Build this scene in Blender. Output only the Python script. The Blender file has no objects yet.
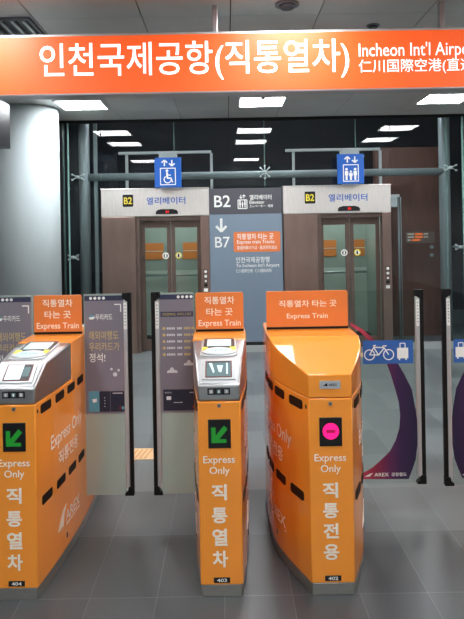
import bpy, bmesh, math, random
from mathutils import Vector, Matrix
random.seed(4)
PI = math.pi
S = bpy.context.scene
COL = S.collection

# ------------------------------------------------------------------ camera
F, CX, CY, H, ROLL = 650.0, 226.0, 235.0, 1.6, math.radians(1.0)
cd = bpy.data.cameras.new('camera'); cam = bpy.data.objects.new('camera', cd); COL.objects.link(cam)
cd.sensor_width = 36; cd.lens = F/619*36
cd.shift_x = (232-CX)/619; cd.shift_y = (CY-309.5)/619
cam.matrix_world = Matrix.Translation((0,0,H)) @ Matrix.Rotation(PI/2,4,'X') @ Matrix.Rotation(-ROLL,4,'Z')
S.camera = cam
def P(x, y, Y):
    dx, dy = x-CX, y-CY
    a = dx*math.cos(ROLL) - dy*math.sin(ROLL); b = dx*math.sin(ROLL) + dy*math.cos(ROLL)
    return a*Y/F, H - b*Y/F

# ------------------------------------------------------------------ materials
def lin(c):
    return tuple((v/255/12.92 if v/255 <= .04045 else ((v/255+.055)/1.055)**2.4) for v in c) + (1,)
M = {}
def mat(name, rgb, rough=.5, metal=0, emit=None, strength=1, noise=None, coat=0, bump=0, spec=.5, stretch=(1,1,1)):
    m = bpy.data.materials.new(name); m.use_nodes = True; nt = m.node_tree; b = nt.nodes['Principled BSDF']
    b.inputs['Base Color'].default_value = lin(rgb); b.inputs['Roughness'].default_value = rough
    b.inputs['Metallic'].default_value = metal; b.inputs['Coat Weight'].default_value = coat
    b.inputs['Coat Roughness'].default_value = .05
    b.inputs['Specular IOR Level'].default_value = spec
    if emit:
        b.inputs['Emission Color'].default_value = lin(emit); b.inputs['Emission Strength'].default_value = strength
    if noise:
        sc, amt = noise
        tc = nt.nodes.new('ShaderNodeTexCoord'); mp = nt.nodes.new('ShaderNodeMapping'); mp.inputs['Scale'].default_value = stretch
        nz = nt.nodes.new('ShaderNodeTexNoise'); nz.inputs['Scale'].default_value = sc; nz.inputs['Detail'].default_value = 5
        rp = nt.nodes.new('ShaderNodeMapRange'); rp.inputs['To Min'].default_value = 1-amt; rp.inputs['To Max'].default_value = 1+amt
        rp.inputs['From Min'].default_value = .3; rp.inputs['From Max'].default_value = .7
        vm = nt.nodes.new('ShaderNodeVectorMath'); vm.operation = 'SCALE'; vm.inputs[0].default_value = lin(rgb)[:3]
        nt.links.new(tc.outputs['Object'], mp.inputs['Vector']); nt.links.new(mp.outputs['Vector'], nz.inputs['Vector'])
        nt.links.new(nz.outputs['Fac'], rp.inputs['Value']); nt.links.new(rp.outputs['Result'], vm.inputs['Scale'])
        nt.links.new(vm.outputs['Vector'], b.inputs['Base Color'])
        if bump:
            bp = nt.nodes.new('ShaderNodeBump'); bp.inputs['Strength'].default_value = bump; bp.inputs['Distance'].default_value = .002
            nt.links.new(nz.outputs['Fac'], bp.inputs['Height']); nt.links.new(bp.outputs['Normal'], b.inputs['Normal'])
    M[name] = m; return m
def glass(name, tint, ior=1.5, rough=0.0, haze=0, hazecol=(200,215,205)):
    m = bpy.data.materials.new(name); m.use_nodes = True; nt = m.node_tree; nt.nodes.remove(nt.nodes['Principled BSDF'])
    out = nt.nodes['Material Output']
    tr = nt.nodes.new('ShaderNodeBsdfTransparent'); tr.inputs['Color'].default_value = lin(tint)
    gl = nt.nodes.new('ShaderNodeBsdfGlossy'); gl.inputs['Roughness'].default_value = rough
    fr = nt.nodes.new('ShaderNodeFresnel'); fr.inputs['IOR'].default_value = ior
    geo = nt.nodes.new('ShaderNodeNewGeometry'); bf = nt.nodes.new('ShaderNodeMath'); bf.operation = 'SUBTRACT'; bf.inputs[0].default_value = 1
    mu = nt.nodes.new('ShaderNodeMath'); mu.operation = 'MULTIPLY'
    nt.links.new(geo.outputs['Backfacing'], bf.inputs[1]); nt.links.new(fr.outputs['Fac'], mu.inputs[0]); nt.links.new(bf.outputs[0], mu.inputs[1])
    src = tr.outputs['BSDF']
    if haze:
        df = nt.nodes.new('ShaderNodeBsdfDiffuse'); df.inputs['Color'].default_value = lin(hazecol)
        mh = nt.nodes.new('ShaderNodeMixShader'); mh.inputs['Fac'].default_value = haze
        nt.links.new(src, mh.inputs[1]); nt.links.new(df.outputs['BSDF'], mh.inputs[2]); src = mh.outputs['Shader']
    mx = nt.nodes.new('ShaderNodeMixShader')
    nt.links.new(mu.outputs[0], mx.inputs['Fac']); nt.links.new(src, mx.inputs[1]); nt.links.new(gl.outputs['BSDF'], mx.inputs[2])
    nt.links.new(mx.outputs['Shader'], out.inputs['Surface']); M[name] = m; return m

mat('orange', (250,152,50), .5, spec=.15, coat=.9, noise=(3,.04))
mat('orange_placard', (228,128,58), .45, noise=(4,.03))
mat('orange_sign', (214,82,26), .45, emit=(248,92,30), strength=.33)
mat('white_lit', (250,250,250), .4, emit=(255,255,255), strength=.42)
mat('white', (245,245,240), .45)
mat('white_sticker', (250,235,215), .45)
mat('black', (14,14,16), .35, noise=(20,.2))
mat('rubber', (9,9,10), .7, noise=(30,.2), spec=.3)
mat('slot', (20,8,6), .6, spec=.3)
mat('steel', (190,190,190), .34, 1, noise=(12,.05), stretch=(1,1,8))
mat('steel_bright', (200,202,204), .42, .6, noise=(12,.03))
mat('steel_matte', (196,198,198), .42, .7, noise=(20,.05), stretch=(6,6,1))
mat('plinth', (165,162,155), .35, .75, noise=(18,.08), stretch=(1,1,6))
mat('lintel', (236,230,224), .34, .75, noise=(6,.05), stretch=(8,1,1))  # elevator steel made pale: ceiling light reflections put into the colour
mat('brown_metal', (146,124,115), .34, .75, noise=(5,.12), stretch=(1,1,.4))  # brown steel; dark reflections on the elevator panels put into its colour
mat('door_frame', (122,104,96), .36, .65, noise=(6,.08))
mat('pipe', (158,168,168), .4, .1, noise=(4,.06))
mat('fitting', (185,196,198), .4, .6)
mat('white_steel', (240,242,240), .45)
mat('navy', (48,50,78), .45)
mat('lilac', (126,120,131), .5, noise=(6,.03))
mat('gold', (205,180,120), .5)
mat('navy_card', (38,38,58), .4)
mat('teal_card', (96,160,180), .4)
mat('cloud', (215,215,220), .6)
mat('yellow', (238,218,70), .5)
mat('blue', (26,96,190), .4)
mat('blue_pane', (50,98,172), .4)
mat('blue_text', (44,104,196), .5)
mat('sign_dark', (80,79,86), .45)
mat('sign_blue', (124,140,156), .45)
mat('panel_orange', (236,128,70), .45)
mat('led_green', (10,60,10), .4, emit=(40,190,60), strength=.2)
mat('led_magenta', (120,0,60), .4, emit=(255,20,110), strength=1.0)
mat('led_mark', (110,0,50), .5, emit=(140,0,60), strength=.6)
mat('led_red', (80,5,5), .4, emit=(255,30,20), strength=1.0)
mat('led_amber', (80,35,5), .4, emit=(235,110,40), strength=.7)
mat('screen_white', (220,230,235), .2, emit=(225,240,245), strength=.4)
mat('screen_grey', (96,116,118), .15, emit=(120,140,140), strength=.15)
mat('screen_pale', (190,212,214), .2, emit=(190,215,220), strength=.3)
mat('red_bezel', (110,40,35), .4)
mat('column', (190,200,202), .85, noise=(3,.03), stretch=(1,1,.3))
mat('wall', (222,224,222), .7, noise=(4,.04))
mat('dark_wall', (30,38,48), .6, noise=(2,.25))
mat('brown_wall', (120,80,68), .35, noise=(5,.2), stretch=(3,3,.5))
mat('cab_wall', (170,184,178), .5, .2, noise=(4,.05))
mat('cab_low', (205,218,212), .5, noise=(4,.05))
mat('cab_orange', (235,140,66), .5)
mat('ceil_panel', (206,206,202), .45, .15, noise=(1.5,.08))
mat('gap', (20,20,20), .8)
mat('lamp', (255,255,255), .5, emit=(248,252,255), strength=18)
mat('cab_lamp', (255,255,255), .5, emit=(240,246,243), strength=5.5)
mat('fill_glow', (255,255,255), .5, emit=(245,248,255), strength=22)  # glow of the added fill light behind the glass
mat('frame_white', (225,225,225), .5)
mat('detector', (120,124,130), .5)
mat('tactile', (240,200,150), .7, noise=(60,.1))
mat('tactile_line', (226,170,110), .7)
mat('threshold', (190,195,195), .35, .4)
glass('wall_glass', (238,242,243), 1.62)
glass('flap_glass', (247,251,249), 1.4)
glass('flap_frost', (225,238,230), 1.45, haze=.42, hazecol=(208,216,210))
glass('door_glass', (234,238,235), 1.5)
mat('edge_glass', (140,180,172), .25, 0)
glass('joint_glass', (150,200,190), 1.5, haze=.7, hazecol=(130,165,160))

# crescent film: colour varies from red at the lower left to dark navy at the right (its own print)
def film(name, flip):
    m = bpy.data.materials.new(name); m.use_nodes = True; nt = m.node_tree; b = nt.nodes['Principled BSDF']; b.inputs['Roughness'].default_value = .4
    tc = nt.nodes.new('ShaderNodeTexCoord'); sx = nt.nodes.new('ShaderNodeSeparateXYZ'); nt.links.new(tc.outputs['Generated'], sx.inputs[0])
    a = nt.nodes.new('ShaderNodeMath'); a.operation = 'MULTIPLY_ADD'; a.inputs[1].default_value = -.8 if flip else .8; a.inputs[2].default_value = .8 if flip else 0
    c = nt.nodes.new('ShaderNodeMath'); c.operation = 'MULTIPLY_ADD'; c.inputs[1].default_value = .0
    nt.links.new(sx.outputs['X'], a.inputs[0]); nt.links.new(sx.outputs['Z'], c.inputs[0]); nt.links.new(a.outputs[0], c.inputs[2])
    r = nt.nodes.new('ShaderNodeValToRGB'); e = r.color_ramp.elements
    e[0].position = .1; e[0].color = lin((196,62,84)); e[1].position = .75; e[1].color = lin((38,28,62))
    for p_, c_ in ((.28, (140,40,66)), (.45, (92,34,80)), (.58, (56,30,74))):
        n = r.color_ramp.elements.new(p_); n.color = lin(c_)
    nt.links.new(c.outputs[0], r.inputs['Fac']); nt.links.new(r.outputs['Color'], b.inputs['Base Color']); M[name] = m
film('film', False); film('film_mirrored', True)

def floor_mat():
    m = bpy.data.materials.new('granite'); m.use_nodes = True; nt = m.node_tree; b = nt.nodes['Principled BSDF']
    N = nt.nodes.new; L = nt.links.new
    tc = N('ShaderNodeTexCoord'); sx = N('ShaderNodeSeparateXYZ'); L(tc.outputs['Object'], sx.inputs[0])
    def joint(out, off, step, w):
        a = N('ShaderNodeMath'); a.operation = 'ADD'; a.inputs[1].default_value = off; L(out, a.inputs[0])
        p = N('ShaderNodeMath'); p.operation = 'PINGPONG'; p.inputs[1].default_value = step/2; L(a.outputs[0], p.inputs[0])
        q = N('ShaderNodeMath'); q.operation = 'LESS_THAN'; q.inputs[1].default_value = w; L(p.outputs[0], q.inputs[0]); return q.outputs[0]
    jx = joint(sx.outputs['X'], .033+30, .3, .0014); jy = joint(sx.outputs['Y'], -2.88+60, .6, .0020)
    mx = N('ShaderNodeMath'); mx.operation = 'MAXIMUM'; L(jx, mx.inputs[0]); L(jy, mx.inputs[1])
    # each slab its own shade
    fl = N('ShaderNodeVectorMath'); fl.operation = 'FLOOR'; mp = N('ShaderNodeMapping'); mp.inputs['Location'].default_value = (100.11, 95.2, 0); mp.inputs['Scale'].default_value = (1/.3,1/.6,0)
    L(tc.outputs['Object'], mp.inputs['Vector']); L(mp.outputs['Vector'], fl.inputs[0])
    wn = N('ShaderNodeTexWhiteNoise'); L(fl.outputs['Vector'], wn.inputs['Vector'])
    n1 = N('ShaderNodeTexNoise'); n1.inputs['Scale'].default_value = 160; n1.inputs['Detail'].default_value = 4; L(tc.outputs['Object'], n1.inputs['Vector'])
    n2 = N('ShaderNodeTexNoise'); n2.inputs['Scale'].default_value = 2.2; n2.inputs['Detail'].default_value = 3; L(tc.outputs['Object'], n2.inputs['Vector'])
    r = N('ShaderNodeValToRGB'); r.color_ramp.elements[0].position = .3; r.color_ramp.elements[0].color = lin((60,63,65)); r.color_ramp.elements[1].position = .7; r.color_ramp.elements[1].color = lin((88,92,93))
    s = N('ShaderNodeMath'); s.operation = 'MULTIPLY_ADD'; s.inputs[1].default_value = .5
    s2 = N('ShaderNodeMath'); s2.operation = 'MULTIPLY_ADD'; s2.inputs[1].default_value = .3
    s3 = N('ShaderNodeMath'); s3.operation = 'MULTIPLY'; s3.inputs[1].default_value = .25
    L(wn.outputs['Value'], s3.inputs[0]); L(n2.outputs['Fac'], s2.inputs[0]); L(s3.outputs[0], s2.inputs[2]); L(n1.outputs['Fac'], s.inputs[0]); L(s2.outputs[0], s.inputs[2])
    L(s.outputs[0], r.inputs['Fac'])
    # colour gets paler beyond the gate line, stepped at slab row edges
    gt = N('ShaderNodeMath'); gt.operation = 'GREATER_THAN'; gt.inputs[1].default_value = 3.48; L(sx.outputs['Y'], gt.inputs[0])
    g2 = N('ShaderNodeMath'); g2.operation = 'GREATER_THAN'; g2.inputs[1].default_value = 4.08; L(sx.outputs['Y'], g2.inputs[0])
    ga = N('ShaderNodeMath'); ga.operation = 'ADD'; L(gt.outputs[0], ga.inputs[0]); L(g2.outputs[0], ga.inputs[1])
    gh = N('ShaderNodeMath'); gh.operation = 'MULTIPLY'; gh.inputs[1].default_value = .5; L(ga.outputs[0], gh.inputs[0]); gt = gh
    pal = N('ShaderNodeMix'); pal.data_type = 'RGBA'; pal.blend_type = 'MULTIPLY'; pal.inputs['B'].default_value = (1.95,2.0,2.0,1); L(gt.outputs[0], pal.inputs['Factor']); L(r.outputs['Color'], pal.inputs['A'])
    jw = N('ShaderNodeMath'); jw.operation = 'MULTIPLY'; L(mx.outputs[0], jw.inputs[0]); L(n2.outputs['Fac'], jw.inputs[1]); mx = jw
    mc = N('ShaderNodeMix'); mc.data_type = 'RGBA'; mc.inputs['B'].default_value = lin((138,142,143))
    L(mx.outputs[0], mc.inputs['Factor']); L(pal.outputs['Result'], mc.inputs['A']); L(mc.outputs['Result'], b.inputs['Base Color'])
    b.inputs['Roughness'].default_value = .36; b.inputs['Specular IOR Level'].default_value = .6
    rr = N('ShaderNodeMapRange'); rr.inputs['To Min'].default_value = .3; rr.inputs['To Max'].default_value = .48; L(n2.outputs['Fac'], rr.inputs['Value']); L(rr.outputs['Result'], b.inputs['Roughness'])
    M['granite'] = m
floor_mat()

# ------------------------------------------------------------------ mesh builder
_tc = {}
def text_mesh(body, bold):
    k = (body, bold)
    if k not in _tc:
        cu = bpy.data.curves.new('t', 'FONT'); cu.body = body; cu.size = 1; cu.resolution_u = 3; cu.offset = bold; cu.dimensions = '2D'; cu.fill_mode = 'FRONT'
        o = bpy.data.objects.new('t', cu); COL.objects.link(o)
        dg = bpy.context.evaluated_depsgraph_get(); dg.update()
        me = bpy.data.meshes.new_from_object(o.evaluated_get(dg))
        vs = [(v.co.x, v.co.y) for v in me.vertices]; fs = [tuple(p.vertices) for p in me.polygons]
        bpy.data.objects.remove(o); bpy.data.curves.remove(cu); bpy.data.meshes.remove(me)
        x0 = min(v[0] for v in vs); x1 = max(v[0] for v in vs); y0 = min(v[1] for v in vs); y1 = max(v[1] for v in vs)
        _tc[k] = ([((x-x0)/(x1-x0), (y-y0)/(y1-y0)) for x, y in vs], fs, (x1-x0)/(y1-y0))
    return _tc[k]
def front(Y): return lambda u, v, n: (u, Y-n, v)
def down(Z): return lambda u, v, n: (u, v, Z-n)
class MB:
    def __init__(s): s.bm = bmesh.new(); s.mats = []
    def mi(s, m):
        if m not in s.mats: s.mats.append(m)
        return s.mats.index(m)
    def face(s, vs, m):
        try: f = s.bm.faces.new(vs); f.material_index = s.mi(m); return f
        except ValueError: return None
    def box(s, x0, x1, y0, y1, z0, z1, m, f=lambda a,b,c:(a,b,c)):
        v = [s.bm.verts.new(f(x,y,z)) for x in (x0,x1) for y in (y0,y1) for z in (z0,z1)]
        for q in ((0,1,3,2),(4,6,7,5),(0,4,5,1),(2,3,7,6),(0,2,6,4),(1,5,7,3)): s.face([v[i] for i in q], m)
        return s
    def prism(s, pts, m, f, n0=0, n1=.001):
        a = [s.bm.verts.new(f(u,v,n0)) for u,v in pts]; b = [s.bm.verts.new(f(u,v,n1)) for u,v in pts]
        s.face(b, m); s.face(a[::-1], m); k = len(pts)
        for i in range(k): s.face([a[i], a[(i+1)%k], b[(i+1)%k], b[i]], m)
        return s
    def text(s, body, u0, u1, v0, v1, m, f, n=.001, bold=.012):
        vs, fs, _ = text_mesh(body, bold)
        bv = [s.bm.verts.new(f(u0+x*(u1-u0), v0+y*(v1-v0), n)) for x,y in vs]
        for q in fs: s.face([bv[i] for i in q], m)
        return s
    def cyl(s, p, q, r, m, seg=20, r2=None):
        p, q = Vector(p), Vector(q); r2 = r if r2 is None else r2
        d = (q-p).normalized(); a = d.orthogonal().normalized(); b = d.cross(a)
        A = [s.bm.verts.new(p+(a*math.cos(t)+b*math.sin(t))*r) for t in [2*PI*i/seg for i in range(seg)]]
        B = [s.bm.verts.new(q+(a*math.cos(t)+b*math.sin(t))*r2) for t in [2*PI*i/seg for i in range(seg)]]
        for i in range(seg):
            f = s.face([A[i],A[(i+1)%seg],B[(i+1)%seg],B[i]], m)
            if f: f.smooth = True
        s.face(A[::-1], m); s.face(B, m); return s
    def ball(s, c, r, m):
        g = bmesh.ops.create_uvsphere(s.bm, u_segments=14, v_segments=9, radius=r, matrix=Matrix.Translation(c))
        for v in g['verts']:
            for f in v.link_faces: f.material_index = s.mi(m); f.smooth = True
        return s
    def build(s, name, parent=None, bevel=0, smooth=False, seg=2, calc=True):
        if calc: bmesh.ops.recalc_face_normals(s.bm, faces=s.bm.faces[:])
        me = bpy.data.meshes.new(name); s.bm.to_mesh(me); s.bm.free()
        for m in s.mats: me.materials.append(M[m])
        o = bpy.data.objects.new(name, me); COL.objects.link(o)
        if smooth:
            for p in me.polygons: p.use_smooth = True
            me.set_sharp_from_angle(angle=math.radians(28))
        if bevel:
            b = o.modifiers.new('bevel', 'BEVEL'); b.width = bevel; b.segments = seg; b.limit_method = 'ANGLE'; b.angle_limit = math.radians(32)
        if parent: o.parent = parent
        return o
def circle(cx, cy, rx, ry=None, n=28): 
    ry = rx if ry is None else ry
    return [(cx+rx*math.cos(2*PI*i/n), cy+ry*math.sin(2*PI*i/n)) for i in range(n)]
def rrect(x0, x1, y0, y1, r, n=5):
    o = []
    for cx, cy, a in ((x1-r,y1-r,0),(x0+r,y1-r,PI/2),(x0+r,y0+r,PI),(x1-r,y0+r,1.5*PI)):
        for i in range(n+1): t = a+PI/2*i/n; o.append((cx+r*math.cos(t), cy+r*math.sin(t)))
    return o
def bar(mb, p, q, w, m, f, n0=0, n1=.001):
    (a,b),(c,d) = p,q; L = math.hypot(c-a,d-b) or 1; nx, ny = -(d-b)/L*w/2, (c-a)/L*w/2
    mb.prism([(a+nx,b+ny),(a-nx,b-ny),(c-nx,d-ny),(c+nx,d+ny)], m, f, n0, n1)
def ring(mb, cx, cy, r, w, m, f, n0=0, n1=.001, a0=0, a1=2*PI, n=22):
    for i in range(n):
        t, u = a0+(a1-a0)*i/n, a0+(a1-a0)*(i+1)/n
        mb.prism([(cx+(r+w/2)*math.cos(t),cy+(r+w/2)*math.sin(t)),(cx+(r+w/2)*math.cos(u),cy+(r+w/2)*math.sin(u)),
                  (cx+(r-w/2)*math.cos(u),cy+(r-w/2)*math.sin(u)),(cx+(r-w/2)*math.cos(t),cy+(r-w/2)*math.sin(t))], m, f, n0, n1)
def arrow(mb, cx, y0, y1, w, m, f, up=True, n0=0, n1=.001):
    if not up: y0, y1 = y1, y0
    s = 1 if up else -1; h = abs(y1-y0)
    bar(mb, (cx,y0), (cx,y1-s*h*.08), w*.24, m, f, n0, n1)
    bar(mb, (cx,y1), (cx-w/2,y1-s*h*.42), w*.24, m, f, n0, n1); bar(mb, (cx,y1), (cx+w/2,y1-s*h*.42), w*.24, m, f, n0, n1)
def person_icon(mb, cx, y0, h, w, m, f, n0=0, n1=.001):
    mb.prism(circle(cx, y0+h*.88, h*.11), m, f, n0, n1)
    mb.prism([(cx-w*.5,y0+h*.74),(cx+w*.5,y0+h*.74),(cx+w*.5,y0+h*.38),(cx+w*.3,y0+h*.38),(cx+w*.3,y0),(cx-w*.3,y0),(cx-w*.3,y0+h*.38),(cx-w*.5,y0+h*.38)], m, f, n0, n1)

def tag(o, label, cat, group=None, kind=None):
    o['label'] = label; o['category'] = cat
    if group: o['group'] = group
    if kind: o['kind'] = kind
    return o
def thing(name, label, cat, loc=(0,0,0), group=None):
    o = bpy.data.objects.new(name, None); COL.objects.link(o); o.location = loc; o.empty_display_size = .1
    return tag(o, label, cat, group)
def struct(o): o['kind'] = 'structure'; return o
def copy_tree(o, parent=None):
    c = o.copy(); COL.objects.link(c)
    if parent: c.parent = parent
    for ch in [k for k in bpy.data.objects if k.parent == o]: copy_tree(ch, c)
    return c

# ------------------------------------------------------------------ the hall
CEIL, YW = 3.21, 8.95
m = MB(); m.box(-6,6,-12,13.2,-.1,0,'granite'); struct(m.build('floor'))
m = MB(); m.box(-6,6,-12,YW+.05,CEIL+.012,CEIL+.1,'gap')
xs = [-6,-5.2,-4.4,-3.65,-2.9,-2.15,-1.38,-.59,.06,.71,1.505,2.3,3.05,3.8,4.55,5.3,6]
ys = [-12,-10.8,-9.6,-8.4,-7.2,-6,-4.8,-3.6,-2.4,-1.2,0,1.18,2.38,3.58,4.78,5.98,7.18,8.38,YW]
for a, b in zip(xs, xs[1:]):
    for c, d in zip(ys, ys[1:]): m.box(a+.004,b-.004,c+.003,d-.003,CEIL,CEIL+.02,'ceil_panel')
struct(m.build('ceiling'))
m = MB(); m.box(-6.1,-6,-12,13.2,0,4.6,'wall'); struct(m.build('wall_left'))
m = MB(); m.box(6,6.1,-12,13.2,0,4.6,'wall'); struct(m.build('wall_right'))
m = MB(); m.box(-6.1,6.1,-12.1,-12,0,4.6,'wall'); struct(m.build('wall_back'))
m = MB(); m.box(-6.1,6.1,13.2,13.3,0,4.6,'dark_wall'); m.box(-6.1,6.1,YW,13.3,4.6,4.7,'dark_wall'); struct(m.build('wall_front'))
m = MB(); m.box(-6,-2.34,YW-.05,YW+.05,0,CEIL,'wall'); struct(m.build('wall_front_left'))
m = MB(); m.box(3.95,6,YW-.05,YW+.05,0,CEIL,'wall'); struct(m.build('wall_front_right'))
m = MB(); m.box(-6,6,YW-.01,YW+.03,CEIL-.04,CEIL+.6,'gap'); struct(m.build('trim_1'))          # dark channel at the head of the glass
m = MB(); m.box(-2.34,-2.22,YW-.06,YW+.06,0,CEIL-.04,'black'); struct(m.build('trim_2'))
m = MB(); m.box(-.235,.77,YW-.1,YW+.02,0,.085,'threshold'); m.box(-.235,.77,YW-.05,YW+.02,.085,.13,'black')
m.box(2.275,3.95,YW-.1,YW+.02,0,.085,'threshold'); m.box(-2.22,-1.71,YW-.1,YW+.02,0,.085,'threshold'); struct(m.build('trim_3'))
# glass wall: panes with open joints between them
J = [-2.21,-.695,.548,1.805,3.05,3.95]
n = 1
for a, b, z0 in ((-2.215,-1.71,.085),(-1.70,-.70,2.262),(-.69,.543,2.262),(.553,1.80,2.262),(1.81,2.268,2.262),(2.278,3.045,.085),(3.055,3.945,.085)):
    m = MB(); m.box(a,b,YW,YW+.012,z0,CEIL-.04,'wall_glass'); struct(m.build('window_%d' % n)); n += 1
m = MB()
for x, z0 in ((-2.215,.085),(-.695,2.262),(.548,2.262),(1.805,2.262),(3.05,.085)): m.box(x-.006,x+.006,YW+.001,YW+.011,z0,CEIL-.04,'joint_glass')
for x in (-2.15,3.27): m.box(x-.009,x+.009,YW-.03,YW-.004,.085,CEIL-.04,'edge_glass')
struct(m.build('trim_4'))
# brown wall behind the glass at the right, dark shaft walls
m = MB(); m.box(2.3,3.35,10.0,10.1,0,2.9,'brown_wall'); struct(m.build('wall_inner_right'))
m = MB(); m.box(-2.1,-1.7,10.2,10.3,0,2.9,'dark_wall'); struct(m.build('wall_inner_left'))

# round column
m = MB(); m.cyl((0,0,0),(0,0,CEIL-.005),.4,'column',72)
o = m.build('round_column'); o.location = (-2.475,8.12,0)
tag(o, 'round pale grey column at the left, beside the glass wall', 'column')

# steel tube frame behind the glass
r = thing('steel_tube_frame', 'blue-grey round steel tube frame standing behind the glass above the elevators', 'frame', (0.55,9.3,0))
for x in (-2.01-.55, 3.14-.55):
    m = MB(); m.cyl((x,0,0),(x,0,4.5),.078,'pipe',28); m.build('upright', r)
m = MB(); m.cyl((-2.5,-.02,2.455),(2.55,-.02,2.455),.053,'pipe',24); m.build('crossbar', r)
m = MB(); m.box(-1.86-.575,-1.86-.525,.04,.09,0,3.6,'pipe'); m.build('mullion', r, .004)

def spider(x, z, label, size=.085, angs=(25,155,205,335)):
    t = thing('spider_fitting', label, 'glass fitting', (x, YW-.02, z), 'star-shaped glass wall fittings')
    m = MB(); m.cyl((0,-.015,0),(0,.28,0),.014,'fitting',14); m.ball((0,-.015,0),.024,'fitting'); m.build('hub', t)
    for a in angs:
        c, s = math.cos(math.radians(a)), math.sin(math.radians(a))
        m = MB(); m.cyl((0,-.012,0),(c*size,-.012,s*size),.008,'fitting',10,.006); m.cyl((c*size,-.025,s*size),(c*size,.018,s*size),.012,'fitting',12); m.build('arm', t)
    return t
spider(-2.02, 2.43, 'silver star-shaped fitting on the left round tube near the column, upper one')
spider(.548, 2.455, 'silver star-shaped glass fitting above the wayfinding board', .085, (0,45,90,135,180,225,270,315))
spider(3.10, 2.47, 'silver star-shaped fitting on the right round tube, upper one')
spider(-2.1, 1.33, 'silver star-shaped fitting on the left round tube, lower one', .07)
spider(3.22, 1.38, 'silver star-shaped fitting on the right round tube, lower one', .07)

t = thing('added_fill_light', 'added fill light high up behind the glass wall, out of sight above the elevators', 'lamp', (.5,9.55,4.3))  # unseen light added to brighten the pipes and white frames
m = MB(); m.box(-2.4,2.4,-.08,.08,.03,.3,'frame_white'); m.build('housing', t); m = MB(); m.box(-2.35,2.35,-.06,.06,.0,.03,'fill_glow'); m.build('tube', t)
# white goal-shaped frames above the lifts
def gframe(x0, x1, label):
    t = thing('white_steel_frame', label, 'frame', ((x0+x1)/2, 9.75, 0), 'white frames behind the glass')
    w = (x1-x0)/2
    m = MB(); m.box(-w-.12,w,-.02,.02,2.83,2.87,'white_steel'); m.build('top_bar', t, .003)
    for x in (-w, w):
        m = MB(); m.box(x-.02,x+.02,-.018,.018,2.2,2.83,'white_steel'); m.build('upright', t, .003)
gframe(-1.47,-.2,'white goal-shaped frame behind the glass above the left elevator')
gframe(1.03,2.33,'white goal-shaped frame behind the glass above the right elevator')

# bracket box and slim pole behind the glass at the right, with the small notice board
t = thing('service_bracket', 'pale metal bracket box with a slim pole behind the glass right of the right elevator', 'bracket', (2.45,9.7,0))
m = MB(); m.box(-.15,.1,-.06,.06,1.97,2.12,'white_steel'); m.build('box', t, .008)
m = MB(); m.box(-.15,.14,-.04,.04,2.12,2.16,'white_steel'); m.build('shelf', t, .004)
m = MB(); m.cyl((.13,0,0),(.13,0,2.12),.014,'fitting',12); m.cyl((.165,0,0),(.165,0,2.12),.008,'fitting',10); m.build('pole', t)
X0, Z0 = P(406,243.5,9.6); X1, Z1 = P(434.5,231.5,9.6)
t = thing('notice_board', 'small brown sign with white and orange letters right of the right elevator', 'sign', ((X0+X1)/2, 9.6, Z0))
W = X1-X0; Hh = Z1-Z0
m = MB(); m.box(-W/2,W/2,-.015,.015,0,Hh,'brown_metal'); m.build('board', t, .003)
m = MB(); f = front(-.016)
for k in range(3):
    z = Hh*(.74-.26*k)
    u = -W/2+.02
    for w_, mt in ((.11,'white_sticker'),(.13,'led_amber'),(.08,'white_sticker')) if k < 2 else ((.06,'white_sticker'),(.14,'led_amber')):
        m.prism([(u,z),(u+w_-.015,z),(u+w_-.015,z+Hh*.13),(u,z+Hh*.13)], mt, f); u += w_
m.build('lettering', t)
for (px,py) in ((432,247),(432,255)):
    x, z = P(px,py,9.97)
    m = MB(); m.cyl((0,0,0),(0,.03,0),.028,'fitting',18); o = m.build('round_button'); o.location = (x,9.97,z)
    tag(o, 'round silver button on the brown wall, ' + ('just under the small brown sign' if py < 250 else 'the lower one, below the other button'), 'button', 'round buttons under the small brown sign')

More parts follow.
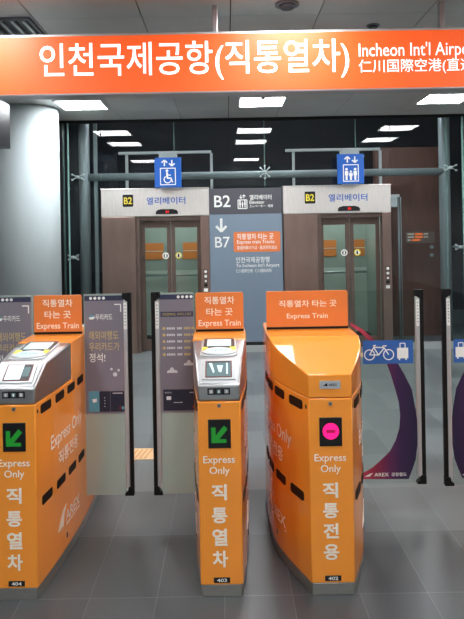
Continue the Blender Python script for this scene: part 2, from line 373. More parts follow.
# ------------------------------------------------------------------ elevators
EY = 8.9
def elevator(x0, where, posters):
    W, Z1, ZL, A, B = 1.475, 2.255, 1.875, .465, 1.352
    t = thing('elevator', 'stainless steel elevator front with glass double doors, ' + where, 'elevator', (x0, EY, 0), 'elevators')
    m = MB(); m.box(0,W,0,.14,ZL,Z1,'lintel'); m.box(-.006,W+.006,-.012,.14,Z1-.012,Z1+.004,'lintel'); m.build('lintel', t, .004)
    m = MB(); m.box(0,A,.0,.14,0,ZL-.003,'brown_metal'); m.build('side_panel', t, .005)
    m = MB(); m.box(B,W,.0,.14,0,ZL-.003,'brown_metal'); m.build('jamb', t, .005)
    m = MB(); m.box(A,A+.05,.03,.17,0,ZL-.003,'door_frame'); m.box(A+.05,B,.05,.17,ZL-.06,ZL-.003,'door_frame'); m.build('door_surround', t, .004)
    mid = (A+.05+B)/2
    for k, (a, b) in enumerate(((A+.05,mid-.003),(mid+.003,B))):
        d = MB(); y0, y1 = .17,.2
        d.box(a,a+.055,y0,y1,.01,ZL-.06,'door_frame'); d.box(b-.055,b,y0,y1,.01,ZL-.06,'door_frame')
        d.box(a+.055,b-.055,y0,y1,ZL-.16,ZL-.06,'door_frame'); d.box(a+.055,b-.055,y0,y1,.01,.16,'door_frame')
        leaf = d.build('door_leaf', t, .003)
        g = MB(); g.box(a+.055,b-.055,.18,.188,.16,ZL-.16,'door_glass'); g.build('glass_pane', leaf)
        s = MB(); f = front(y0-.001); sx = b-.075 if k == 0 else a+.10
        s.prism(circle(sx,1.325,.046), 'white' if k == 0 else 'yellow', f, 0, .002)
        s.prism(circle(sx,1.325,.03), 'black' if k == 0 else 'white', f, .002, .003); s.prism(rrect(sx-.012,sx+.012,1.30,1.35,.01), 'white' if k == 0 else 'black', f, .003, .004)
        o = s.build('warning_sticker', leaf)
    # car behind the doors
    c = MB()
    c.box(A-.12,B+.1,1.5,1.55,0,1.05,'cab_low'); c.box(A-.12,B+.1,1.5,1.55,1.05,2.2,'cab_wall')
    c.box(A-.14,A-.12,.24,1.55,0,2.2,'cab_wall'); c.box(B+.1,B+.12,.24,1.55,0,2.2,'cab_wall'); c.box(A-.14,B+.12,.24,1.55,2.2,2.24,'dark_wall'); c.box(A-.14,B+.12,.24,1.5,0.002,.02,'gap')
    car = c.build('car', t)
    c = MB(); c.box(A+.15,B-.15,.6,1.2,2.18,2.2,'cab_lamp'); c.build('car_lamp', car)
    c = MB()
    for xx, xe in posters: c.box(xx,xe,1.485,1.5,1.23,1.49,'cab_orange'); c.box(xx,xe,1.48,1.486,1.355,1.365,'white')
    c.build('poster', car)
    c = MB(); c.cyl((A-.1,1.43,.98),(B+.08,1.43,.98),.02,'fitting',12); c.build('handrail', car)
    # lintel details
    f = front(-.001)
    s = MB(); s.prism(rrect(.296,.44,2.01,2.175,.012), 'black', f, 0, .006); s.text('B2',.312,.424,2.045,2.14,'yellow',f,.007,.02); s.build('floor_plate', t)
    s = MB()
    for k, ch in enumerate('엘리베이터'): s.text(ch,.624+k*.1105,.624+k*.1105+.088,2.035,2.135,'blue_text',f,.002,.012)
    s.build('lettering', t)
    s = MB(); s.prism([(.747,1.90),(1.05,1.90),(1.05,1.93),(1.03,1.955),(.98,1.968),(.82,1.968),(.767,1.955),(.747,1.93)], 'black', f, 0, .008)
    s.text('B1',.885,.925,1.918,1.948,'led_red',f,.009,.02); s.build('floor_display', t)
    s = MB(); s.prism(rrect(B+.03,B+.095,.82,1.14,.006), 'door_frame', f, 0, .004); cp = s.build('call_panel', t)
    for z in (1.105,1.04,.975):
        s = MB(); s.cyl((B+.0625,-.004,z),(B+.0625,-.016,z),.02 if z > 1 else .014,'white',16); s.build('button', cp)
    s = MB(); s.prism([(B+.04,.90),(B+.085,.90),(B+.085,.94),(B+.04,.94)],'black',f,.004,.006); s.prism([(B+.035,.83),(B+.09,.83),(B+.09,.875),(B+.035,.875)],'white',f,.004,.006); s.build('info_label', cp)
    return t
elevator(-1.702, 'left of the grey-blue wayfinding board', ((.35,.70),(1.01,1.31)))
elevator(.79, 'right of the grey-blue wayfinding board', ((.66,.97),(1.15,1.42)))

# ------------------------------------------------------------------ wayfinding board between the elevators
t = thing('wayfinding_board', 'tall grey-blue wayfinding board with B2 and B7, standing between the two elevators', 'sign', (0,EY,0))
XL, XR = -.225, .772
m = MB(); m.box(XL,XR,.0,.04,1.885,2.235,'sign_dark'); m.build('top_panel', t, .003)
m = MB(); m.box(XL,XR,.0,.04,.13,1.882,'sign_blue'); m.build('lower_panel', t, .003)
f = front(-.001)
def U(x0, x1, y0, y1, Y=EY):
    a, z1 = P(x0, y0, Y); b, z0 = P(x1, y1, Y); return a, b, z0, z1
m = MB()
m.text('B2',*U(214,230.5,195.5,207),'white',f,.002,.012)
m.build('floor_number', t); m = MB()
a,b,c,d = U(238,247,200,208.5); w = .012
for q in (((a,c),(a,d)),((b,c),(b,d)),((a,c),(b,c)),((a,d),(b,d))): bar(m, q[0], q[1], w, 'white', f)
for k in range(3): person_icon(m, a+(b-a)*(.22+.28*k), c+.012, (d-c)*(.85 if k != 1 else .7), .022, 'white', f)
arrow(m, a+.04, d+.02, d+.07, .04, 'white', f, False); arrow(m, b-.04, d+.02, d+.07, .04, 'white', f, True)
m.build('family_pictogram', t); m = MB()
m.text('엘리베이터',*U(249.5,271.5,194.8,199.6),'white',f,.002,.01); m.text('Elevator',*U(249.5,264.5,200.6,203.6),'white',f,.002,.01)
m.text('エレベーター · 电梯',*U(249.5,273,204.6,207.2),'white',f,.002,.005)
m.build('elevator_lettering', t)
m = MB()
a,b,c,d = U(216,226.5,218.5,231.5); arrow(m,(a+b)/2,c,d,b-a,'white',f,False)
m.text('B7',*U(215,230,237,247.5),'white',f,.002,.008)
m.build('floor_direction', t); m = MB()
m.text('인천국제공항행',*U(236,269.5,257,262.3),'white',f,.002,.008); m.text("To Incheon Int'l Airport",*U(236,279.5,263.7,267.6),'white',f,.002,.008)
m.text('仁川国際空港 · 仁川国际机场',*U(236,271.5,269.2,272.2),'white',f,.002,.004)
m.build('airport_lettering', t)
m = MB(); a,b,c,d = U(233.5,280.5,232,251.3); m.prism(rrect(a,b,c,d,.025),'panel_orange',f,0,.003)
m.text('직통열차 타는 곳',*U(237,273.5,233.8,239),'white',f,.004,.01); m.text('Express train Tracks',*U(237,274.5,240.3,244.2),'white',f,.004,.008)
m.text('直通列車のりば · 直达列车站台',*U(237,277,246,249),'white',f,.004,.003); m.build('orange_block', t)

# blue pictogram signs above the elevator fronts
def blue_sign(px, py, kind, label):
    Y = 8.75
    x, z = P(px, py, Y)
    t = thing('pictogram_sign', label, 'sign', (x, Y, z), 'blue elevator pictogram signs')
    w, h = .178, .2
    m = MB(); m.box(-w,w,-.02,.02,-h,h,'blue'); m.build('panel', t, .003)
    m = MB(); m.box(-.12,.12,.0,.14,h,h+.07,'pipe'); m.box(-.1,.1,.02,.1,-h-.01,-h+.02,'white_steel'); m.build('bracket', t, .003)
    f = front(-.021); m = MB()
    arrow(m,-.045,.085,.165,.075,'white',f,True); arrow(m,.055,.085,.165,.075,'white',f,False)
    a, b, c, d = -.1,.1,-.165,.055
    for q in (((a,c),(a,d)),((b,c),(b,d)),((a-.006,c),(b+.006,c)),((a-.006,d),(b+.006,d))): bar(m, q[0], q[1], .012, 'white', f)
    if kind == 'chair':
        ring(m,-.005,-.095,.047,.014,'white',f,a0=math.radians(120),a1=math.radians(380))
        m.prism(circle(-.012,.022,.018),'white',f); bar(m,(-.012,.0),(-.008,-.075),.024,'white',f); bar(m,(-.012,-.035),(.04,-.038),.014,'white',f)
        bar(m,(-.012,-.078),(.045,-.078),.02,'white',f); bar(m,(.04,-.072),(.062,-.135),.018,'white',f)
    else:
        for xx, hh in ((-.058,.165),(0,.13),(.058,.165)): person_icon(m,xx,-.15,hh,.045,'white',f)
    m.build('pictogram', t)
blue_sign(168,172.5,'chair','blue sign with a white wheelchair symbol above the left elevator')
blue_sign(350.5,169,'people','blue sign with three white standing figures above the right elevator')

# ------------------------------------------------------------------ overhead sign
SY = 4.5
t = thing('overhead_sign', 'long orange backlit sign with white Korean lettering hanging from the ceiling', 'sign', (0,SY,0))
_, zt = P(232,32,SY); _, zb = P(232,91.5,SY)
m = MB(); m.box(-2.1,2.7,0,.13,zb-.006,zt+.006,'steel_matte'); m.build('housing', t, .004)
m = MB(); m.box(-2.09,2.69,-.006,.0,zb+.006,zt-.012,'orange_sign'); m.build('face_panel', t)
m = MB(); f = front(-.007)
m.text('인천국제공항(직통열차)',*[v for v in (P(40,62,SY)[0],P(349,58,SY)[0],P(232,79.5,SY)[1],P(232,40.5,SY)[1])],'white_lit',f,.001,.008)
m.text("Incheon Int'l Airport",P(358.5,50,SY)[0],P(480,50,SY)[0],P(420,60.0,SY)[1],P(420,42.2,SY)[1],'white_lit',f,.001,.004)
m.text('仁川国際空港(直通列車)',P(358.5,66,SY)[0],P(505,66,SY)[0],P(420,74,SY)[1],P(420,58.8,SY)[1],'white_lit',f,.001,.004)
m.build('lettering', t)
for px in (214.8,441.5):
    x, _ = P(px,15,SY+.06)
    m = MB(); m.box(x-.018,x+.018,.045,.085,zt+.006,CEIL,'steel'); m.build('hanger_rod', t, .004)

# ------------------------------------------------------------------ ceiling things
def light(x, y, label, proto=[None]):
    if proto[0] is None:
        t = thing('ceiling_light', label, 'ceiling light', (x,y,CEIL), 'square ceiling light panels'); proto[0] = t
        m = MB()
        for a,b,c,d in ((-.285,.285,-.285,-.262),(-.285,.285,.262,.285),(-.285,-.262,-.262,.262),(.262,.285,-.262,.262)): m.box(a,b,c,d,-.012,.0,'frame_white')
        m.build('frame', t); m = MB(); m.box(-.262,.262,-.262,.262,-.008,0,'lamp'); m.build('diffuser', t)
    else:
        t = copy_tree(proto[0]); t.location = (x,y,CEIL); t['label'] = label
    return t
for j, Y in enumerate((7.87,6.65,4.05,2.1,-.1,-2.5,-4.9,-7.3,-9.7)):
    for i, x in enumerate((-1.72,.46,2.68)):
        side = ('left','middle','right')[i]
        label = ['bright square ceiling light just behind the orange sign, %s one of the three' % side,
                 'ceiling light hidden above the orange sign, in the %s row' % side,
                 'ceiling light over the far half of the ticket gates, in the %s row' % side,
                 'ceiling light just in front of the ticket gates, in the %s row' % side,
                 'ceiling light right over the viewer, in the %s row' % side,
                 'ceiling light second behind the viewer, in the %s row' % side,
                 'ceiling light third behind the viewer, in the %s row' % side,
                 'ceiling light fourth behind the viewer, in the %s row' % side,
                 'ceiling light farthest behind the viewer, in the %s row' % side][j]
        tl = light(x, Y, label)
        if (i, j) == (1, 0):
            m = MB(); m.cyl((0,-.28,-.012),(0,-.28,-.035),.03,'detector',16,.02); m.build('sensor', tl)
t = thing('smoke_detector', 'small round grey smoke detector on the ceiling above the orange sign', 'smoke detector', (P(287,4,4.55)[0],4.55,CEIL))
m = MB(); m.cyl((0,0,0),(0,0,-.012),.085,'detector',28); m.build('base', t)
m = MB(); m.cyl((0,0,-.012),(0,0,-.035),.06,'sign_dark',28,.045); m.build('cap', t)
t = thing('spotlight', 'small dark round fitting on the ceiling just above the orange sign at the right', 'spotlight', (P(373,26,5.05)[0],5.05,CEIL))
m = MB(); m.cyl((0,0,0),(0,0,-.01),.05,'detector',20); m.cyl((0,0,-.01),(0,0,-.02),.036,'black',20); m.build('body', t)
t = thing('ceiling_vent', 'dark louvred air vent in the ceiling at the upper left', 'vent', (-1.62,5.05,CEIL))
m = MB(); m.box(-.6,.2,-.3,.2,-.004,.0,'black'); m.build('backing', t)
m = MB(); m.box(-.62,.22,-.33,-.3,-.02,0,'sign_dark'); m.box(-.62,.22,.2,.23,-.02,0,'sign_dark'); m.box(.2,.22,-.3,.2,-.02,0,'sign_dark'); m.box(-.62,-.6,-.3,.2,-.02,0,'sign_dark'); m.build('frame', t, .002)
for k in range(9):
    m = MB(); x = .17-k*.085; m.box(x-.012,x+.012,-.3,.2,-.03,-.004,'steel_matte'); m.build('slat', t, .002)

# black box hanging at the far left
x, z = P(9.5,148.5,6.42)
t = thing('hanging_box', 'dark box-shaped sign hanging in front of the column at the left edge', 'sign', (x-.3,6.0,z))
m = MB(); m.box(-.25,.3,0,.45,0,.44,'black'); m.build('housing', t, .006)
m = MB(); m.box(-.23,.28,-.004,0,.02,.42,'black'); m.build('face', t)
m = MB(); m.cyl((0,.2,.44),(0,.2,CEIL-z),.015,'steel',12); m.build('hanger_rod', t)

# warning tiles on the floor
def tactile(cx, cy, w, d, label):
    t = thing('tactile_tile', label, 'floor tile', (cx,cy,0), 'peach tactile floor tiles')
    m = MB(); m.box(-w/2,w/2,-d/2,d/2,0,.003,'tactile'); m.build('base', t)
    m = MB()
    k = -w/2+.01
    while k < w/2-.05:
        m.prism([(k,-d/2+.02),(k+.012,-d/2+.02),(k+.042,d/2-.02),(k+.03,d/2-.02)], 'tactile_line', lambda u,v,n: (u,v,n), .003, .005); k += .035
    m.build('ridges', t)
xx,_ = P(143,451,4.78); tactile(xx, 4.78, .19, .24, 'peach ridged floor tile seen between the two poster flaps')
xx,_ = P(363,351,8.55); tactile(xx, 8.5, .33, .3, 'peach ridged floor tile in front of the right elevator')

# ------------------------------------------------------------------ ticket gates
L = 1.56
NAR = [(0,.094),(.06,.101),(.18,.114),(.30,.125),(.41,.132),(.52,.139),(.64,.143),(.78,.145)]
WID = [(0,.096),(.05,.113),(.1,.132),(.2,.168),(.3,.199),(.4,.221),(.5,.233),(.6,.238),(.78,.240)]
def hwf(tab):
    def g(y):
        y = min(y, L-y); y = max(0, y)
        for (a,p),(b,q) in zip(tab, tab[1:]):
            if y <= b: return p+(q-p)*(y-a)/(b-a)
        return tab[-1][1]
    return g
def loft(m, hw, ys, z0, ztop, mt, inset=0):
    rows = []
    for y, zt in zip(ys, ztop):
        w = hw(y)-inset; yy = min(max(y, inset), L-inset)
        rows.append([m.bm.verts.new(p) for p in ((-w,yy,z0),(w,yy,z0),(w,yy,zt),(-w,yy,zt))])
    for a, b in zip(rows, rows[1:]):
        for i in range(4):
            j = (i+1) % 4
            q = [a[i],a[j],b[j],b[i]]
            if len({tuple(round(c,6) for c in v.co) for v in q}) < 3: continue
            m.face(q, mt)
    m.face(rows[0][::-1], mt); m.face(rows[-1], mt)
    bmesh.ops.remove_doubles(m.bm, verts=m.bm.verts[:], dist=1e-6)
def stn(a, b, tab):
    s = {a, b} | {y for y,_ in tab if a < y < b} | {L-y for y,_ in tab if a < L-y < b}
    out = sorted(s); r = [out[0]]
    for u, v in zip(out, out[1:]):
        k = max(1, math.ceil((v-u)/.05)); r += [u+(v-u)*(i+1)/k for i in range(k)]
    return r

def gate(cx, number, wide, kr, label, sidetext=True):
    tab = WID if wide else NAR; hw = hwf(tab)
    zs = .871 if wide else .865; zt = 1.067 if wide else 1.062
    t = thing('ticket_gate', label, 'ticket gate', (cx, 2.87, 0), 'orange ticket gates')
    m = MB(); loft(m, hw, stn(0,L,tab), 0, [.054]*len(stn(0,L,tab)), 'plinth', .004 if wide else .007); m.build('plinth', t, .003, True)
    m = MB(); ya, yb = .5, L-.5
    Y1, Y2, Y3 = stn(0,ya,tab), stn(ya,yb,tab), stn(yb,L,tab)
    loft(m, hw, Y1+Y2+Y3, .055, [zs]*len(Y1)+[zt]*len(Y2)+[zs]*len(Y3), 'orange')
    m.build('body', t, .005, True)
    # hood
    prof = [(0,.977),(.5,1.067)] if wide else [(0,.940),(.14,1.029),(.5,1.058)]
    def zp(y):
        for (a,p),(b,q) in zip(prof, prof[1:]):
            if y <= b: return p+(q-p)*(y-a)/(b-a)
        return prof[-1][1]
    for side in (0,1):
        m = MB(); st = sorted(set(stn(0,.5,tab)+[.14])); st = [y for y in st]
        if side == 0: loft(m, hw, st, zs+.002, [zp(y) for y in st], 'orange' if wide else 'steel')
        else: loft(m, hw, [L-y for y in st], zs+.002, [zp(y) for y in st], 'orange' if wide else 'steel')
        o = m.build('hood', t, .009 if not wide else .006, True, 3)
        if not wide: o['label'] = 'brushed steel hood'
    F0 = front(-.0005)
    # front face fittings
    m = MB(); m.cyl((0,.0,.848),(0,-.006,.848),.0085,'plinth',18); m.cyl((0,-.006,.848),(0,-.007,.848),.0035,'black',10); m.build('lock', t)
    m = MB(); m.box(-.05,.05,-.004,.002,.660,.787,'black'); dsp = m.build('status_display', t, .002)
    m = MB(); f = front(-.004)
    if wide:
        m.prism(circle(0,.727,.036), 'led_magenta', f, .0005, .0015); m.prism(rrect(-.021,.021,.720,.734,.003), 'led_mark', f, .0015, .0025)
        dsp['label'] = 'black display with a magenta no-entry disc'; m.build('no_entry_light', dsp)
    else:
        m.prism([(-.036,.752),(-.036,.684),(.030,.684),(.030,.700),(-.002,.700),(.036,.744),(.020,.760),(-.017,.716),(-.017,.752)], 'led_green', f, .0005, .0015)
        dsp['label'] = 'black display with a green arrow'; m.build('arrow_light', dsp)
    m = MB()
    m.text('Express',-.074,.066,.584,.626,'white_sticker',F0,.001,.012); m.text('Only',-.047,.042,.536,.578,'white_sticker',F0,.001,.012)
    m.build('english_lettering', t); m = MB()
    zz = ((.50,.43),(.398,.328),(.304,.229),(.207,.134)) if not wide else ((.50,.432),(.409,.342),(.32,.253),(.228,.158))
    for ch, (b,a) in zip(kr, zz): m.text(ch,-.040,.028,a,b,'white_sticker',F0,.001,.03)
    m.build('korean_lettering', t)
    m = MB(); m.prism(rrect(-.036,.036,.066,.089,.002),'black',F0,.0,.0025)
    if number: m.text(number,-.022,.022,.070,.085,'white',F0,.003,.02)
    m.build('number_plate', t)
    if wide:
        m = MB(); m.prism(rrect(-.046,.046,.914,.949,.003),'steel_bright',F0,0,.003); m.prism([(-.03,.929),(-.012,.924),(-.012,.940)],'black',F0,.003,.0035); m.text('AREX',-.006,.032,.926,.938,'black',F0,.004,.01); m.build('maker_plate', t)
    else:
        # slanted display panel
        sl = math.hypot(.14,.089); cy, sy = .14/sl, .089/sl
        fp = lambda u,v,n: (u, v*cy-n*sy, .940+v*sy+n*cy)
        m = MB(); w0, w1 = .084,.098
        m.prism([(-w0,.006),(w0,.006),(w1,.160),(-w1,.160)],'steel_bright',fp,0,.003); m.build('display_panel', t, .002)
        m = MB(); m.box(-.075,.075,.026,.152,.003,.008,'steel_matte',fp); m.box(-.060,.060,.036,.140,.008,.0095,'red_bezel',fp); bz = m.build('passenger_screen', t, .001)
        m = MB()
        if number == '404':
            m.box(-.055,.055,.041,.135,.0095,.0105,'black',fp); m.box(-.053,.018,.043,.133,.0105,.011,'screen_white',fp); m.box(.022,.052,.06,.12,.0105,.011,'screen_grey',fp)
        else:
            m.box(-.055,.055,.041,.135,.0095,.0105,'screen_grey',fp)
            m.prism([(-.045,.125),(-.03,.125),(-.018,.07),(-.024,.06)],'screen_pale',fp,.0105,.011); m.prism([(-.008,.11),(.02,.11),(.012,.065),(0,.07)],'screen_pale',fp,.0105,.011)
            m.box(.034,.042,.055,.125,.0105,.011,'screen_pale',fp); m.box(-.05,.05,.129,.134,.0105,.011,'black',fp)
        m.build('screen', bz)
        # reader on top
        sl2 = math.hypot(.36,.029); c2, s2 = .36/sl2, .029/sl2
        ft = lambda u,v,n: (u, .14+v*c2-n*s2, 1.029+v*s2+n*c2)
        m = MB(); m.prism(rrect(-.088,.088,.03,.353,.03),'steel_bright',ft,0,.006); rd = m.build('card_reader', t, .003)
        m = MB(); m.box(-.076,.076,.175,.35,.006,.009,'black',ft); m.box(-.060,.060,.195,.325,.009,.011,'screen_pale',ft); m.build('reader_screen', rd)
        m = MB(); m.prism(circle(0,.10,.083,.068,36),'steel_bright',ft,.006,.011); m.prism(circle(0,.10,.066,.050,36),'screen_pale',ft,.011,.0125)
        m.prism([(-.082,.165),(-.052,.165),(-.062,.12),(-.080,.10)],'yellow',ft,.011,.0135); m.prism([(.082,.165),(.052,.165),(.062,.12),(.080,.10)],'yellow',ft,.011,.0135)
        m.text('카드를 대주세요',-.045,.045,.085,.11,'blue_text',ft,.014,.01); m.build('reader_pad', rd)
        m = MB(); m.box(-.05,.05,-.003,.001,.896,.925,'black'); sp = m.build('sensor_strip', t)
        m = MB()
        for u in (-.034,0,.034): m.box(u-.009,u+.009,-.004,-.003,.902,.919,'screen_grey' if u == 0 else 'steel_matte'); m.box(u-.003,u+.003,-.0046,-.004,.904,.916,'white')
        m.build('sensor_windows', sp)
    # flanks
    def flank(sgn):
        def g(s, v, n):
            y = s if sgn > 0 else L-s
            # nearest front-based distance: s runs from the reader's left to right
            e = .004; dx = (hw(y+e)-hw(y-e))/(2*e); k = 1/math.hypot(1,dx)
            return (sgn*(hw(y)+n*k), y-n*dx*k, v)
        return g
    for sgn in (1,-1):
        g = flank(sgn)
        conv = (lambda a,b: (a,b)) if sgn > 0 else (lambda a,b: (L-b, L-a))
        for z in (.828,.415):
            for c in (.12,.305,.485,.665):
                a, b = conv(c-.062, c+.062)
                m = MB(); m.prism(rrect(a,b,z-.021,z+.021,.012,4),'slot',g,.0,.004 if wide else .0018); m.build('sensor_slot', t)
        m = MB(); sh = .0 if not wide else -.04
        a, b = conv(.17,.67); m.text('Express Only',a,b,.585,.672,'white_sticker',g,.0015,.012); m.build('english_lettering', t); m = MB()
        a, b = conv(.27,.59); m.text('직통전용',a,b,.495,.565,'white_sticker',g,.0015,.02); m.build('korean_lettering', t)
        m = MB(); a, b = conv(.25,.60)
        m.prism([(a,.185),(a+.03,.225),(a+.075,.262),(a+.125,.275),(a+.085,.23),(a+.075,.185)],'white_sticker',g,.0,.0015)
        m.text('AREX',a+.11,b,.185,.240,'white_sticker',g,.0015,.012); bar(m,(a+.12,.172),(b,.172),.006,'white_sticker',g,.0,.0015); m.build('logo', t)
        m = MB(); a, b = conv(.37,.39); m.prism(circle((a+b)/2,.115,.008,.014,14),'black',g,0,.002); a, b = conv(.02,.03); m.prism(circle((a+b)/2,.83,.006,.010,12),'black',g,0,.002); m.build('keyhole', t)
    # placard on top
    w = .228 if wide else .134
    m = MB(); fpl = front(.776); m.prism(rrect(-w,w,zt+.009,1.279,.012),'orange_placard',fpl,-.006,.006); pl = m.build('placard', t, .001)
    m = MB(); m.box(-w+.0,w+.0,.768,.784,zt,zt+.012,'rubber'); m.build('gasket', pl)
    m = MB(); f = front(.7695)
    if wide:
        m.text('직통열차 타는 곳',-.158,.165,1.190,1.228,'white_sticker',f,.001,.016); m.build('korean_lettering', pl); m = MB(); m.text('Express Train',-.115,.115,1.118,1.154,'white_sticker',f,.001,.012)
    else:
        m.text('직통열차',-.084,.084,1.214,1.256,'white_sticker',f,.001,.016); m.build('korean_lettering', pl); m = MB(); m.text('타는 곳',-.074,.074,1.150,1.192,'white_sticker',f,.001,.016); m.build('korean_lettering', pl); m = MB()
        m.text('Express Train',-.118,.118,1.082,1.126,'white_sticker',f,.001,.012)
    m.build('english_lettering', pl)
    return t, hw
g404, hwn = gate(-.950,'404',False,'직통열차','orange ticket gate numbered 404 with a steel reader hood, at the left edge')
g403, _ = gate(-.044,'403',False,'직통열차','narrow orange ticket gate numbered 403 with reader hood and green arrow, in the middle')
g402, hww = gate(.447,'402',True,'직통전용','wide orange ticket gate numbered 402 with a plain orange hood and magenta no-entry light')
g401, _ = gate(1.745,None,False,'직통열차','orange ticket gate beyond the right edge, only its glass flap in view')
PY = .78
def flap(gt, xa, xb, style, zb=.155, ztp=1.282):
    """glass flap between xa (at the gate) and xb (free edge), gate-local x"""
    s = 1 if xb > xa else -1
    lo, hi = min(xa,xb), max(xa,xb); y = PY
    pan = MB()
    g0, g1 = (lo, hi-.045) if s > 0 else (lo+.045, hi)
    if style == 'clear': pan.box(g0,g1,y-.005,y+.005,zb,ztp,'flap_glass')
    else:
        pan.box(g0,g1,y-.005,y+.005,zb,ztp,'flap_frost')
    p = pan.build('glass_flap', gt)
    e = lambda a,b: (min(hi-s*0+0, 0) or 0)
    def strip(d0, d1): return (xb-s*d1, xb-s*d0) if s > 0 else (xb+d0, xb+d1)
    a, b = strip(0,.021); m = MB(); m.box(a,b,y-.014,y+.014,zb+.02,ztp-.02,'rubber'); m.build('edge_seal', p, .003)
    a, b = strip(.021,.045); m = MB(); m.box(a,b,y-.012,y+.012,zb+.035,ztp-.035,'steel_bright'); m.build('edge_post', p, .004)
    a, b = strip(.024,.042); m = MB(); m.box(a,b,y-.0135,y-.012,ztp-.20,ztp-.05,'white')
    for k in range(7): m.box(a+.006,b-.006,y-.0142,y-.0135,ztp-.07-k*.018,ztp-.066-k*.018,'black')
    m.build('edge_label', p)
    for z0, z1, o in ((ztp-.045,ztp+.004,0),(zb-.004,zb+.045,1)):
        m = MB(); q = xb - s*.05; f = front(y)
        pts = [(xb+s*.0,z0),(xb,z1),(q,z1),(q,z1-.03),(xb-s*.022,z0)] if o == 0 else [(xb,z0),(xb,z1),(xb-s*.03,z1),(xb-s*.035,z0+.022),(q,z0+.015),(q,z0)]
        m.prism(pts,'rubber',f,-.017,.017); m.build('corner_cap', p, .002)
    return p
def px2l(px, py, cx): x, z = P(px, py, 2.87+PY); return x-cx, z

# posters (one printed sheet each, a mesh with its print)
def poster_a(p, a, b):
    w = b-a; Z0, Z1 = .61, 1.272; f = front(PY-.0062); m = MB()
    m.prism([(a,Z0),(b,Z0),(b,Z1-.028),(a,Z1-.028)],'lilac',f,0,.0012); m.prism([(a,Z1-.028),(b,Z1-.028),(b,Z1),(a,Z1)],'navy',f,0,.0012)
    for k in range(4): m.prism(circle(a+.035+k*.024,Z1-.014,.0085,n=12),'white',f,.0012,.002)
    g = front(PY-.0062-.0012)
    bar(m,(b-.05,1.222),(b-.012,1.222),.006,'white',g); bar(m,(b-.014,1.222),(b-.014,1.18),.006,'white',g)
    m.prism(circle(a+.040,1.152,.016,.012,16),'teal_card',g); m.prism([(a+.022,1.15),(a+.058,1.156),(a+.05,1.141),(a+.03,1.139)],'white',g,.001,.0015)
    m.text('우리카드',a+.06,a+.155,1.135,1.17,'white',g,.001,.008)
    x1 = a+.022
    m.text('해외여행도',x1,x1+.165,1.025,1.075,'gold',g,.001,.004); m.text('우리카드가',x1,x1+.170,.963,1.011,'gold',g,.001,.004)
    m.text('정석!',x1,x1+.09,.90,.95,'white',g,.001,.006)
    for cx_, cz_, r_ in ((.165,.83,.012),(.185,.853,.007),(.145,.86,.007)): m.prism(circle(a+cx_,cz_,r_,n=14),'cloud',g)
    z = .622; hz = .115
    for k, (mt, a0, a1) in enumerate((('teal_card',.015,.075),('navy_card',.075,.135),('navy_card',.137,.215))):
        m.prism(rrect(a+a0,a+a1,z,z+hz,.004,2),mt,g,0,.0015)
    m.prism([(a+.035,z+.07),(a+.06,z+.075),(a+.06,z+.055),(a+.04,z+.052)],'white',g,.0015,.002)
    for k in range(4): m.prism(circle(a+.105,z+.03+.016*k,.003,n=8),'cloud',g,.0015,.002)
    m.prism(circle(a+.205,z+.02,.009,n=14),'teal_card',g,.0015,.0022); m.prism(circle(a+.192,z+.02,.009,n=14),'led_mark' if False else 'red_bezel',g,.0015,.0022)
    bar(m,(a+.15,z+hz-.012),(a+.205,z+hz-.012),.004,'cloud',g,.0015,.002)
    m.build('poster', p)
def poster_b(p, a, b):
    Z0, Z1 = .61, 1.272; f = front(PY-.0062); g = front(PY-.0062-.0012); m = MB()
    m.prism([(a,Z0),(b,Z0),(b,Z1-.028),(a,Z1-.028)],'lilac',f,0,.0012); m.prism([(a,Z1-.028),(b,Z1-.028),(b,Z1),(a,Z1)],'navy',f,0,.0012)
    for k in range(4): m.prism(circle(a+.105+k*.024,Z1-.014,.0085,n=12),'white',f,.0012,.002)
    m.prism([(a+.004,1.147),(b,1.147),(b,1.176),(a+.004,1.176)],'navy',g)
    m.text('인천공항에서도, 우리카드가 정석',a+.014,b-.012,1.152,1.170,'gold',g,.0015,.003)
    for k in range(5):
        z = 1.082-.0365*k; m.prism(circle(a+.022,z,.0085,n=12),'gold',g); u = a+.038
        for w_, mt in ((.05,'cloud'),(.03,'cloud'),(.035,'gold'),(.02,'gold'))[:4 if k < 3 else 3]:
            # runs of small letters
            q = 0
            while q < w_-.006: m.prism([(u+q,z-.006),(u+q+.007,z-.006),(u+q+.007,z+.006),(u+q,z+.006)],mt,g); q += .0095
            u += w_+.008
    for cx_, cz_ in ((.065,.845),(.16,.885)):
        m.prism([(a+cx_-.03,cz_-.012),(a+cx_+.03,cz_-.012),(a+cx_+.027,cz_),(a+cx_+.012,cz_+.004),(a+cx_+.004,cz_+.018),(a+cx_-.008,cz_+.018),(a+cx_-.014,cz_+.004),(a+cx_-.028,cz_)],'cloud',g)
    z = .622; m.prism(rrect(a+.012,a+.212,z,z+.118,.006,3),'navy_card',g,0,.0015)
    m.prism(rrect(a+.03,a+.056,z+.06,z+.08,.003,2),'cloud',g,.0015,.002); m.text('우리카드',a+.02,a+.06,z+.095,z+.106,'cloud',g,.002,.004)
    bar(m,(a+.07,z+.045),(a+.12,z+.045),.004,'cloud',g,.0015,.002); bar(m,(a+.16,z+.10),(a+.2,z+.10),.004,'cloud',g,.0015,.002)
    m.prism(circle(a+.195,z+.02,.009,n=14),'teal_card',g,.0015,.0022); m.prism(circle(a+.182,z+.02,.009,n=14),'red_bezel',g,.0015,.0022)
    m.build('poster', p)

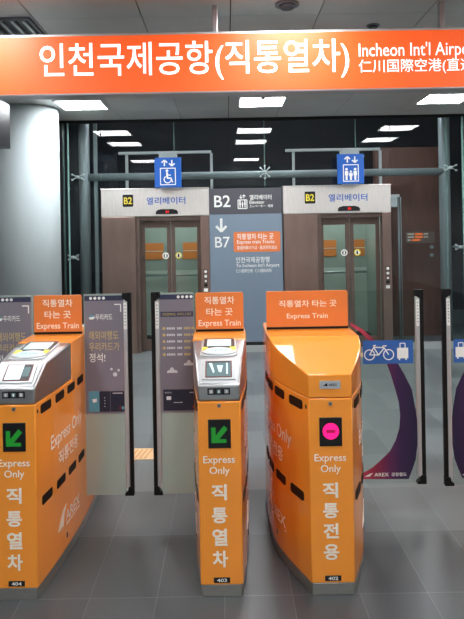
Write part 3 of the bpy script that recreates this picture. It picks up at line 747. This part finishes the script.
xa, xb = hwn(PY), -.5385+.950
p = flap(g404, xa, xb, 'frost'); p['label'] = 'glass flap carrying a lilac card poster'; poster_a(p, xa+.005, xb-.045)
p = flap(g404, -xa, -xb, 'frost'); p['label'] = 'glass flap carrying a lilac card poster'; poster_a(p, -xb+.045, -xa-.005)
xb2 = -.427+.044
p = flap(g403, -hwn(PY), xb2, 'frost'); p['label'] = 'glass flap carrying a lilac card poster with a list'; poster_b(p, xb2+.048, -hwn(PY)-.003)

def clear_art(p, cx, edge, mirror):
    """blue pictogram band, printed crescent and lettering; edge = free edge X (world), drawn from pixels of the flap beside gate 402"""
    s = -1 if mirror else 1
    Yp = 2.87+PY
    e0 = P(424,400,Yp)[0]
    def q(px, py):
        x, z = P(px, py, Yp); return (edge + s*(x-e0) - cx, z)
    f = front(PY-.0055)
    m = MB()
    # crescent: outer curve then inner curve
    outer = [(349,322),(361,328.5),(373,339),(385,350),(397,363),(404,375),(411,389),(414.7,408),(417,424),(417,442),(415,459),(412,468),(408,478.5)]
    bottom = [(386,478.7),(363,478.7),(354,478.5)]
    inner = [(362,473),(372,467),(381,459),(389,451),(395,440),(398.5,428),(399.5,415),(398,402),(394.5,389),(390,374),(385.5,362),(378,350),(369,341),(359,331.5),(350,325.5)]
    pts = [q(*a) for a in outer+bottom+inner]
    m.prism(pts,'film_mirrored' if mirror else 'film',f,0,.0012); m.build('printed_crescent', p)
    m = MB(); a = q(362 if not mirror else 364,340.5); b = q(412.5,363)
    x0, x1 = sorted((a[0],b[0])); z0, z1 = b[1], a[1]
    m.prism([(x0,z0),(x1,z0),(x1,z1),(x0,z1)],'blue_pane',f,.0013,.0025)
    g = front(PY-.0055-.0026); k = (x1-x0)/50.0; zc = (z0+z1)/2
    ox = x0+1*k if not mirror else x0+17*k
    def bp(u, v): return (ox+u*k, zc+v*k)
    for c in (7,26): ring(m, *bp(c-1.5,-2.6), 5.0*k, 1.0*k, 'white', g)
    for u in (((5.5,-2.6),(10,5)),((10,5),(20,4.5)),((20,4.5),(24.5,-2.6)),((10.2,4),(14.5,-2.8)),((14.5,-2.8),(20.5,4.5)),((5.5,-2.6),(14.5,-2.8)),((9.2,6.5),(12,6.8)),((18.5,6),(22.5,6.2)),((10,5),(10.5,7))): bar(m, bp(*u[0]), bp(*u[1]), 1.1*k, 'white', g)
    ox2 = x0+34*k if not mirror else x0+2*k
    def bs(u, v): return (ox2+u*k, zc+v*k)
    m.prism([bs(0,-6.5),bs(11,-6.5),bs(11,4),bs(0,4)],'white',g,0,.001)
    for u in (((3,4),(3,8.5)),((8,4),(8,8.5)),((3,8.5),(8,8.5))): bar(m, bs(*u[0]), bs(*u[1]), .9*k, 'white', g)
    for u in (2.2,8.8): m.prism(circle(*bs(u,-7.3),.9*k,n=10),'white',g)
    m.build('pictogram_band', p)
    m = MB(); g = front(PY-.0055-.0013)
    a = q(364,476) if not mirror else q(408,476)
    x = a[0]; z = q(364,475.5)[1]
    m.prism([(x,z-.004),(x+.03,z+.012),(x+.048,z+.016),(x+.034,z+.004),(x+.03,z-.004)],'white',g)
    m.text('AREX',x+.054,x+.135,z-.004,z+.016,'white',g,.001,.01); m.text('공항철도',x+.15,x+.235,z-.004,z+.016,'white',g,.001,.01)
    m.build('lettering', p)
xb = 1.098-.447
p = flap(g402, hww(PY), xb, 'clear', .192, 1.272); p['label'] = 'clear glass flap with a purple crescent print'; clear_art(p, .447, 1.098, False)
xb = 1.203-1.745
p = flap(g401, -hwn(PY), xb, 'clear', .178, 1.272); p['label'] = 'clear glass flap with a purple crescent print'; clear_art(p, 1.745, 1.203, True)

# ------------------------------------------------------------------ world and look
w = bpy.data.worlds.new('world'); S.world = w; w.use_nodes = True
w.node_tree.nodes['Background'].inputs[0].default_value = (.6,.65,.7,1); w.node_tree.nodes['Background'].inputs[1].default_value = .05
vs = S.view_settings; vs.view_transform = 'Standard'; vs.look = 'None'; vs.exposure = 0.85; vs.gamma = 1; vs.use_curve_mapping = False
S.cycles.use_denoising = True; S.cycles.max_bounces = 12; S.cycles.diffuse_bounces = 6; S.cycles.transparent_max_bounces = 16; S.cycles.sample_clamp_indirect = 6
